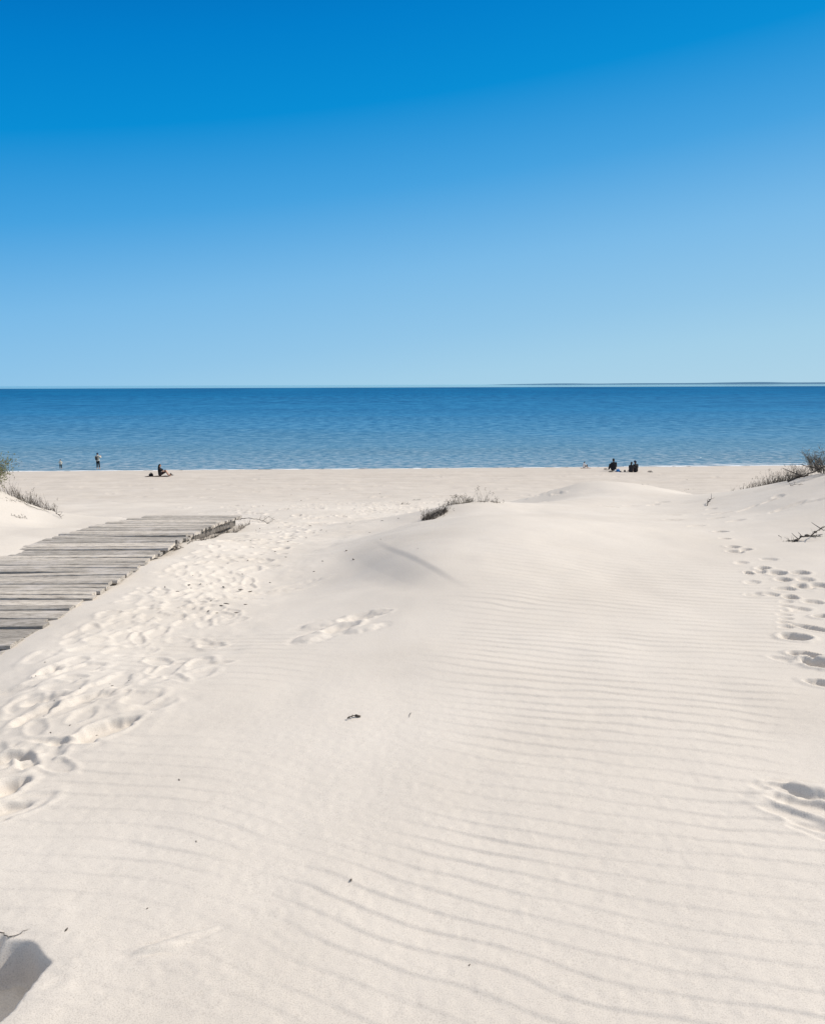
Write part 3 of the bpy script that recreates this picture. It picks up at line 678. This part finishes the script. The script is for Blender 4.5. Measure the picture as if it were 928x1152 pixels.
# right dune crest
rt = [(824, 551, 10, .16, .03, 'lone thin sprig standing left of the right dune grass line'),
      (842, 550, 46, .16, .16, 'first low tuft at the left end of the right dune grass line'),
      (852, 547, 46, .20, .15, 'second tuft of the right dune grass line counted from its left end'),
      (862, 545, 56, .24, .16, 'third tuft of the right dune grass line counted from its left end'),
      (871, 542.5, 60, .30, .16, 'fourth and denser tuft in the middle of the right dune grass line'),
      (881, 540.5, 56, .28, .16, 'fifth tuft of the right dune grass line, right of its densest tuft'),
      (890, 539, 50, .28, .15, 'sixth tuft of the right dune grass line, above the lying branch'),
      (899, 536, 70, .32, .18, 'last tuft of the right dune grass line beside the big bush')]
for (u, v, n, h, r, lb) in rt:
    D = 15.2 - (u - 824) / 100 * 1.9; p = P(u, v, D); p.z = fine_h(p.x, p.y)
    tuft('grass_tuft', p, n, h, r, lb, G2, mat=dry_m if n < 60 else dark_m, w=.007, lean=(.15, 0), heads=.4)
pb = P(938, 529, 13.2); pb.z = fine_h(pb.x, pb.y)
bush = empty('dune_bush', pb); tag(bush, 'dense grey brown leafless bush on the right dune at the picture edge', 'bush')
bush_parts(bush, 120, .38, .70, 1300, dry_m, dry_m, .012)
twig('fallen_branch', [P(886, 541, 12.9), P(900, 536.5, 12.9), P(914, 531.5, 12.8), P(930, 524, 12.7)], .016, 'long grey branch lying up the right dune under the bush', 'branch', mat=dark_m, side=8)
twig('driftwood_branch', [gp(893, 611, .0), gp(900, 609, .03), gp(909, 610, .05), gp(918, 605, .06), gp(929, 602, .05)], .008, 'gnarled dark branch on bare sand below the right dune', 'branch', mat=dark_m, side=6, knots=6)
tuft('grass_sprig', gp(917, 605), 7, .12, .03, 'small dry sprig growing by the gnarled branch', None, w=.006)
tuft('grass_sprig', gp(891, 610), 8, .09, .03, 'tiny dry sprig at the left end of the gnarled branch', None, w=.007)
twig('twig', [gp(390.5, 810, .008), gp(394, 809, .012), gp(398, 807.5, .009), gp(402, 807, .009), gp(405.5, 807, .006)], .0036, 'small dark twig alone in the middle of the smooth sand', knots=3, side=0, mat=dark_m)
twig('twig', [ground_at(u_, v_) + Vector((0, 0, .012)) for u_, v_ in ((1, 1053), (7, 1057), (14, 1058), (20, 1056), (27, 1052), (34, 1049))], .0018, 'thin curved stalk on the rim of the deep lower left footprint', side=0)
twig('twig', [gp(270, 585, .03), gp(280, 585, .04), gp(292, 587, .03), gp(304, 590, .0)], .009, 'dry stick at the far end of the boardwalk', side=2, mat=bark_m)
twig('twig', [gp(296, 587, .01), gp(302, 584, .06), gp(310, 586, .02)], .005, 'small heap of dead stems past the end of the boardwalk', side=7, mat=bark_m)
twig('twig', [gp(795, 569, .01), gp(798, 566, .05), gp(800, 563, .02)], .0065, 'dark forked stub beside the footprints below the right dune', side=6, knots=2, mat=dark_m)
twig('twig', [gp(888, 548, .01), gp(894, 547, .02), gp(903, 546, .0)], .005, 'dark bit of stem on the right slope below the bush', side=3)
twig('twig', [gp(462, 801, .003), gp(460, 806, .003)], .0015, 'hair thin stalk on smooth sand right of the small dark twig', side=0)
twig('twig', [gp(197, 619, .008), gp(202, 617.5, .01), gp(207, 616, .006)], .008, 'short stick lying beside the stake at the boardwalk edge', side=1)
# frayed stalks caught along the far right edge of the deck
GD = 'dead stalks caught along the boardwalk edge'
for i, yy in enumerate((9.9, 10.7, 11.5, 12.3, 13.1, 13.7)):
    z, xr = deck(yy); p = Vector((xr + .07, yy, fine_h(xr + .07, yy)))
    tuft('edge_stalks', p, 40, .13, .42, 'wiry dead stalks caught along the far right edge of the boardwalk', GD, mat=dark_m, w=.006, elong=(.12, 1.0), lean=(0, 0), heads=0, cat='dead stalks')
# scattered chips of wood, pods and shells
chip_m = mottled('debris_dark', (0.05, 0.042, 0.035), (0.14, 0.12, 0.10), 40, .9)
protos = []
for k in range(3):
    bm = bmesh.new(); bmesh.ops.create_icosphere(bm, subdivisions=2, radius=.02)
    for v in bm.verts: v.co = Vector((v.co.x * (1.5 + .4 * k), v.co.y * .7, v.co.z * .45)) * (1 + random.uniform(-.25, .25))
    me_ = bpy.data.meshes.new('chip'); bm.to_mesh(me_); bm.free(); me_.materials.append(chip_m); protos.append(me_)
spots = []
for i in range(60):
    u = random.gauss(300, 70); v = random.uniform(592, 690) if random.random() < .7 else random.uniform(575, 600)
    if v > 640: u = random.gauss(220, 50)
    if not (200 < u < 450): continue
    if u < 280 and v < 600: continue
    spots.append((u, v))
for i in range(14): spots.append((random.gauss(100, 50), random.uniform(740, 830)))
for i in range(16): spots.append((random.uniform(230, 520), random.uniform(543, 575)))
for i in range(14): spots.append((random.uniform(690, 790), random.uniform(535, 553)))
spots += [(212, 657), (214, 661), (200, 665), (186, 661), (233, 657), (322, 628), (285, 617), (345, 606), (416, 599), (470, 618), (75, 1051), (171, 805), (221, 948), (202, 881), (528, 1083), (395, 990), (166, 1024)]
for (u, v) in spots:
    if u < 2: continue
    p = gp(u, v)
    o = bpy.data.objects.new('wood_chip', random.choice(protos)); COL.objects.link(o)
    s = 0.3 + .3 * random.random() if p.y > 5 else .13 + .12 * random.random()
    if p.y > 25: s *= 2.0
    if u > 400 and v > 590: s *= .5
    o.location = p + Vector((0, 0, .004 * s)); o.scale = (s, s, s); o.rotation_euler = (random.gauss(0, .2), random.gauss(0, .2), random.random() * 6.28)
    tag(o, 'tiny dark chip of wood lying on the pale sand', 'debris', 'dark chips scattered over the sand')

# ------------------------------------------------------------------ people
skin_m = mottled('skin', (0.42, 0.25, 0.17), (0.50, 0.31, 0.22), 10, .55, bump=.05)
def cloth(name, c, k=1.25): return mottled(name, tuple(x * .85 for x in c), tuple(min(1, x * k) for x in c), 25, .9, bump=.3, bscale=120)
hair_m = cloth('dark_hair', (0.02, 0.016, 0.014)); black_m = cloth('black_cloth', (0.016, 0.015, 0.017)); char_m = cloth('charcoal_cloth', (0.03, 0.028, 0.03))
white_m = cloth('white_cloth', (0.72, 0.70, 0.66), 1.1); cream_m = cloth('cream_cloth', (0.6, 0.56, 0.46), 1.1); navy_m = cloth('navy_cloth', (0.015, 0.03, 0.07))
blue_m = cloth('blue_cloth', (0.02, 0.16, 0.42)); brown_m = cloth('brown_cloth', (0.06, 0.035, 0.03)); lip_m, _, _ = node_mat('lips', .5, (.4, .15, .12)); eye_m, _, _ = node_mat('eyes', .3, (.03, .02, .02))
def capsule(bm, a, b_, ra, rb, flat=1.0):
    a = Vector(a); b_ = Vector(b_); d = b_ - a; ln = max(d.length, 1e-4); q = d.to_track_quat('Z', 'Y')
    for c, r in ((a, ra), (b_, rb)):
        bmesh.ops.create_uvsphere(bm, u_segments=16, v_segments=10, radius=r, matrix=Matrix.Translation(c))
    bmesh.ops.create_cone(bm, cap_ends=True, segments=16, radius1=ra, radius2=rb, depth=ln, matrix=Matrix.Translation((a + b_) / 2) @ q.to_matrix().to_4x4())
def ellipsoid(bm, c, r, rot=None):
    Mx = Matrix.Translation(Vector(c)) @ (rot or Matrix.Identity(4)) @ Matrix.Diagonal((*r, 1))
    bmesh.ops.create_uvsphere(bm, u_segments=20, v_segments=14, radius=1, matrix=Mx)
def remesh(bm, name, mat, parent, vox, iters=3):
    me = bpy.data.meshes.new(name); bm.to_mesh(me); bm.free()
    tmp = bpy.data.objects.new('tmp', me); COL.objects.link(tmp)
    md = tmp.modifiers.new('r', 'REMESH'); md.mode = 'VOXEL'; md.voxel_size = vox
    sm = tmp.modifiers.new('s', 'SMOOTH'); sm.iterations = iters; sm.factor = .5
    dg = bpy.context.evaluated_depsgraph_get(); m2 = bpy.data.meshes.new_from_object(tmp.evaluated_get(dg))
    bpy.data.objects.remove(tmp); m2.name = name; m2.materials.clear()
    return link(name, m2, mat, parent, smooth=True)
def person(loc, rz, label, J, top, bottom, sleeve=1.0, trouser=1.0, hair='short', hat=None, scale=1.0, group=None, shoes=None, hair_mat=hair_m, top_len=0):
    """J: joint positions in metres, figure facing +y; loc on the ground"""
    root = empty('person', loc, rz); root.scale = (scale,) * 3; tag(root, label, 'person', group)
    V = {k: Vector(v) for k, v in J.items()}
    pel, che, nek, hd = V['pelvis'], V['chest'], V['neck'], V['head']
    up = (hd - nek).normalized(); fw = V.get('face', Vector((0, 1, 0))).normalized(); sd_ = fw.cross(up).normalized()
    tors = (che - pel).normalized(); bs = (V['sh_r'] - V['sh_l']).normalized()
    bm = bmesh.new()
    def torso(bm, g):
        for s in (-1, 1):
            capsule(bm, pel + bs * .075 * s, che + bs * .085 * s, .105 + g, .10 + g)
        capsule(bm, pel, che, .115 + g, .115 + g); capsule(bm, V['sh_l'] - (V['sh_l'] - che) * .12, V['sh_r'] - (V['sh_r'] - che) * .12, .06 + g, .06 + g)
        capsule(bm, che, nek, .10 + g, .055 + g)
    torso(bm, 0)
    capsule(bm, nek - up * .03, hd - up * .04, .052, .05)
    rotm = Matrix((sd_, fw, up)).transposed().to_4x4()
    ellipsoid(bm, hd, (.075, .095, .115), rotm); ellipsoid(bm, hd - up * .06 + fw * .03, (.052, .06, .055), rotm)
    capsule(bm, hd + fw * .088 + up * .01, hd + fw * .108 - up * .022, .010, .014)           # nose
    for s in (-1, 1): ellipsoid(bm, hd + sd_ * .077 * s - fw * .005 - up * .005, (.012, .02, .032), rotm)
    for k in ('l', 'r'):
        capsule(bm, V['sh_' + k], V['el_' + k], .050, .040); capsule(bm, V['el_' + k], V['wr_' + k], .040, .026)
        d = (V['wr_' + k] - V['el_' + k]).normalized(); hdv = V.get('hd_' + k, d).normalized()
        pn_ = hdv.orthogonal().normalized() if abs(hdv.z) > .95 else hdv.cross(Vector((0, 0, 1))).normalized()
        w = V['wr_' + k]; pl_ = w + hdv * .08
        capsule(bm, w, pl_, .026, .030); capsule(bm, w + pn_ * .015 + hdv * .03, pl_ + pn_ * .018, .018, .018); capsule(bm, w - pn_ * .015 + hdv * .03, pl_ - pn_ * .018, .018, .018)
        cu = hdv.cross(pn_)
        if cu.z > 0: cu = -cu
        for j, fl_ in enumerate((.066, .078, .073, .056)):
            b0 = pl_ + pn_ * (.033 - .022 * j) + hdv * .012; m1 = b0 + (hdv + cu * .15) .normalized() * fl_ * .5; e1 = m1 + (hdv + cu * .6).normalized() * fl_ * .5
            capsule(bm, b0, m1, .0095, .009); capsule(bm, m1, e1, .009, .008)
        t0 = w + hdv * .03 + pn_ * .025; t1 = t0 + (hdv * .7 + pn_ * .7) * .04; capsule(bm, t0, t1, .013, .011); capsule(bm, t1, t1 + (hdv + cu * .2).normalized() * .03, .011, .009)
        capsule(bm, V['hp_' + k], V['kn_' + k], .082, .056); capsule(bm, V['kn_' + k], V['kn_' + k].lerp(V['an_' + k], .3), .055, .056); capsule(bm, V['kn_' + k].lerp(V['an_' + k], .3), V['an_' + k], .056, .036)
        capsule(bm, V['an_' + k], V['to_' + k], .036, .024); capsule(bm, V['an_' + k] - (V['to_' + k] - V['an_' + k]).normalized() * .04, V['to_' + k], .03, .024)
    remesh(bm, 'body', skin_m, root, .0085)
    # face details
    for s in (-1, 1):
        bm = bmesh.new(); ellipsoid(bm, hd + fw * .086 + sd_ * .03 * s + up * .012, (.014, .010, .008), rotm); bm_obj('eye', bm, eye_m, root, True)
    bm = bmesh.new(); ellipsoid(bm, hd + fw * .086 - up * .055, (.024, .010, .007), rotm); bm_obj('mouth', bm, lip_m, root, True)
    # clothes
    bm = bmesh.new(); torso(bm, .014)
    if top_len: capsule(bm, pel, pel - Vector((0, 0, top_len)), .14, .15)
    for k in ('l', 'r'):
        if sleeve > 0:
            a, e_, w = V['sh_' + k], V['el_' + k], V['wr_' + k]
            if sleeve <= .5: capsule(bm, a, a.lerp(e_, sleeve * 2), .066, .060)
            else: capsule(bm, a, e_, .066, .056); capsule(bm, e_, e_.lerp(w, (sleeve - .5) * 1.9), .055, .044)
    remesh(bm, 'top', top, root, .012)
    bm = bmesh.new()
    for k in ('l', 'r'):
        a, kn, an = V['hp_' + k], V['kn_' + k], V['an_' + k]
        capsule(bm, pel, a, .125, .10)
        if trouser <= .5: capsule(bm, a, a.lerp(kn, trouser * 2), .10, .085)
        else: capsule(bm, a, kn, .10, .075); capsule(bm, kn, kn.lerp(an, (trouser - .5) * 1.9), .074, .060)
    remesh(bm, 'trousers', bottom, root, .012)
    bm = bmesh.new()
    ellipsoid(bm, hd - fw * .018 + up * .022, (.086, .098, .108), rotm)
    if hair == 'long': capsule(bm, hd - fw * .05, nek - fw * .07 - up * .06, .07, .05)
    if hair == 'bun': ellipsoid(bm, hd - fw * .09 + up * .07, (.045, .045, .045), rotm)
    for v in bm.verts:
        l_ = v.co - hd
        if l_.dot(fw) > .055 and l_.dot(up) < .06: v.co -= fw * (l_.dot(fw) - .045)
    bm_obj('hair', bm, hair_mat, root, True)
    if hat:
        bm = bmesh.new(); ellipsoid(bm, hd + up * .05 - fw * .01, (.098, .112, .088), rotm); ellipsoid(bm, hd + up * .045 + fw * .10, (.07, .075, .010), rotm); bm_obj('cap', bm, hat, root, True)
    if shoes:
        for k in ('l', 'r'):
            bm = bmesh.new(); capsule(bm, V['an_' + k] - Vector((0, 0, .02)), V['to_' + k], .045, .036); remesh(bm, 'shoe', shoes, root, .012)
    return root
def standing(**o):
    J = dict(pelvis=(0, 0, .95), chest=(0, 0, 1.30), neck=(0, 0, 1.47), head=(0, .02, 1.61), sh_l=(-.18, 0, 1.40), sh_r=(.18, 0, 1.40),
             el_l=(-.27, -.03, 1.12), el_r=(.27, -.03, 1.12), wr_l=(-.26, .10, .90), wr_r=(.26, .10, .90),
             hp_l=(-.10, 0, .90), hp_r=(.10, 0, .90), kn_l=(-.12, .03, .50), kn_r=(.13, .03, .50), an_l=(-.13, 0, .085), an_r=(.15, 0, .085), to_l=(-.15, .15, .03), to_r=(.18, .15, .03))
    J.update(o); return J
def sitting(**o):
    # sitting on the ground, knees drawn up, facing +y
    J = dict(pelvis=(0, 0, .12), chest=(0, .03, .46), neck=(0, .06, .63), head=(0, .10, .77), sh_l=(-.18, .03, .56), sh_r=(.18, .03, .56),
             el_l=(-.24, .22, .38), el_r=(.24, .22, .38), wr_l=(-.12, .42, .36), wr_r=(.12, .42, .36), hd_l=(.8, .3, -.1), hd_r=(-.8, .3, -.1),
             hp_l=(-.10, .02, .11), hp_r=(.10, .02, .11), kn_l=(-.13, .40, .42), kn_r=(.13, .40, .42), an_l=(-.12, .62, .07), an_r=(.12, .62, .07), to_l=(-.13, .78, .035), to_r=(.13, .78, .035))
    J.update(o); return J
def on_ground(u, v):
    p = gp(u, v); return p
def beach_pt(u, D):
    x = (u - 464) / F * D / math.cos(PITCH) ** 0; return Vector((x, D, max(0, fine_h(x, D))))
def at_uv(u, v):
    p = ground_at(u, v); return Vector((p.x, p.y, max(fine_h(p.x, p.y), -.06)))
person(at_uv(69, 529.1), 0.1, 'small child in a pale top and dark shorts standing at the waterline', standing(head=(0, .02, 1.66), el_l=(-.3, .1, 1.16), wr_l=(-.2, .3, 1.1), el_r=(.28, .1, 1.15), wr_r=(.18, .3, 1.05)), cream_m, black_m, .9, .75, scale=.60)
person(at_uv(111, 528.9), math.radians(-18), 'standing adult with navy cap, pale top, dark trousers and elbows out at the water edge',
       standing(el_l=(-.36, .05, 1.26), wr_l=(-.22, .26, 1.38), el_r=(.36, .05, 1.24), wr_r=(.20, .26, 1.36), hd_l=(.5, .4, .6), hd_r=(-.5, .4, .6)), cream_m, black_m, .95, .80, hat=navy_m, shoes=None)
# dark shoulder bag worn across the back of the standing adult
pa = at_uv(111, 528.9); bm = bmesh.new()
ellipsoid(bm, (0, -.20, 1.17), (.13, .09, .21)); ellipsoid(bm, (0, -.26, 1.08), (.09, .05, .09)); capsule(bm, (-.12, -.13, 1.34), (-.13, -.02, 1.44), .02, .02); capsule(bm, (.12, -.13, 1.34), (.13, -.02, 1.44), .02, .02)
bp_ = remesh(bm, 'backpack', char_m, None, .012); bp_.location = pa; bp_.rotation_euler = (0, 0, math.radians(-18)); tag(bp_, 'dark backpack on the back of the standing adult', 'backpack')
p3 = at_uv(180.5, 536)
person(p3 + Vector((0, 0, .025)), math.radians(-82), 'person in dark clothes sitting sideways with bare shins between two dark bags',
       sitting(kn_l=(-.12, .42, .40), kn_r=(.12, .46, .36), chest=(0, -.03, .46), neck=(0, -.02, .63), head=(0, .01, .78), sh_l=(-.18, -.02, .56), sh_r=(.18, -.02, .56)), black_m, brown_m, .4, .45, hair='long')
p4 = at_uv(656.5, 526.6)
person(p4 + Vector((0, 0, .02)), math.radians(-60), 'small person in a white top crouched low on a dark brown towel by the water', sitting(), white_m, brown_m, .5, .8, scale=.68)
p5 = at_uv(690, 529.6)
person(p5, math.radians(8), 'person in a loose dark jacket sitting with back turned above the blue bag', sitting(el_l=(-.23, .14, .32), el_r=(.24, .14, .32), sh_l=(-.16, 0, .57), sh_r=(.16, 0, .57)), black_m, char_m, 1.0, 1.0, scale=1.12)
p6 = at_uv(709.3, 531.2)
person(p6, math.radians(-35), 'slim person in dark clothes sitting left in the close pair', sitting(sh_l=(-.15, .03, .55), sh_r=(.15, .03, .55)), char_m, brown_m, .8, 1.0, scale=.92, hair='long')
p7 = at_uv(714.7, 531.0)
person(p7, math.radians(25), 'person in black jacket and dark cap sitting right in the close pair', sitting(el_l=(-.30, .14, .34), el_r=(.30, .14, .34)), black_m, black_m, 1.0, 1.0, hat=navy_m, scale=1.02)

# ------------------------------------------------------------------ things lying around them
def towel(u, v, w, d, label, mat, rz=0):
    p = at_uv(u, v); bm = bmesh.new(); nx, ny = 14, 8; g = []
    for i in range(nx):
        g.append([])
        for j in range(ny):
            x, y = (i / (nx - 1) - .5) * w, (j / (ny - 1) - .5) * d
            zz = fine_h(p.x + x, p.y + y) - p.z
            g[i].append(bm.verts.new((x, y, zz + .016 + .012 * math.sin(i * 1.3 + j))))
    for i in range(nx - 1):
        for j in range(ny - 1): bm.faces.new((g[i][j], g[i + 1][j], g[i + 1][j + 1], g[i][j + 1]))
    r = bmesh.ops.extrude_face_region(bm, geom=bm.faces[:]);
    for e in r['geom']:
        if isinstance(e, bmesh.types.BMVert): e.co.z += .012
    bmesh.ops.recalc_face_normals(bm, faces=bm.faces)
    o = bm_obj('beach_towel', bm, mat); o.location = p; tag(o, label, 'towel'); return o
def bag(u, v, s, label, mat, cat='bag', name='beach_bag', dz=.02, handles=True):
    p = at_uv(u, v) + Vector((0, 0, dz)); root = empty(name, p, random.uniform(-.5, .5)); tag(root, label, cat)
    bm = bmesh.new(); ellipsoid(bm, (0, 0, .45 * s), (.62 * s, .42 * s, .45 * s)); ellipsoid(bm, (.1 * s, 0, .7 * s), (.4 * s, .25 * s, .25 * s)); capsule(bm, (-.45 * s, 0, .16 * s), (.45 * s, 0, .16 * s), .17 * s, .17 * s)
    remesh(bm, 'sack', mat, root, .012, 2)
    if handles:
        bm = bmesh.new(); pts = [Vector((math.cos(a) * .3 * s, .05 * s, .75 * s + math.sin(a) * .35 * s)) for a in np.linspace(0, math.pi, 9)]
        for a, c in zip(pts[:-1], pts[1:]): capsule(bm, a, c, .012, .012)
        bm_obj('handle', bm, mat, root, True)
    return root
def sandals(u, v, label, mat, s=1):
    p = at_uv(u, v); root = empty('sandals', p, .4); tag(root, label, 'sandals')
    for k in (-1, 1):
        bm = bmesh.new(); ellipsoid(bm, (.07 * k * s, .03 * k, .02), (.05 * s, .14 * s, .02)); o = bm_obj('sole', bm, mat, root, True)
        bm = bmesh.new(); pts = [Vector((.07 * k * s + math.cos(a) * .05 * s, .03 * k + .04, .02 + math.sin(a) * .06 * s)) for a in np.linspace(0, math.pi, 7)]
        for a, c in zip(pts[:-1], pts[1:]): capsule(bm, a, c, .012, .012)
        bm_obj('strap', bm, mat, root, True)
towel(178, 536.2, 1.75, .7, 'dark flat towel under the person sitting sideways', brown_m)
bag(170.3, 536.2, .27, 'round dark bag lying left of the person sitting sideways', black_m)
bag(192.5, 535.3, .17, 'small dark bag on the sand beyond the feet of the sideways sitter', char_m)
bag(194.8, 535.8, .10, 'small pale grey bag touching the small dark bag', cloth('grey_cloth', (.25, .24, .22)), handles=False)
towel(658.5, 526.9, .85, .7, 'dark brown towel under the small crouching person', brown_m)
bag(694.8, 531, .26, 'bright blue bag beside the person in the loose dark jacket', blue_m)
bag(691.8, 531, .17, 'white cloth bundle pressed against the blue bag', white_m, 'bundle', 'cloth_bundle', handles=False)
bag(697.6, 531, .12, 'little dark pouch right of the blue bag', char_m, 'pouch', 'pouch', handles=False)
bag(702.4, 531, .13, 'small dark bag alone between the blue bag and the close pair', black_m)
sandals(687, 531, 'dark sandals on the sand in front of the person in the loose jacket', black_m, 1.5)
sandals(681, 528.2, 'pair of dark shoes left of the person in the loose jacket', char_m, 1.3)
sandals(731, 530.6, 'dark sandals lying alone right of the close pair', black_m, 1.6)
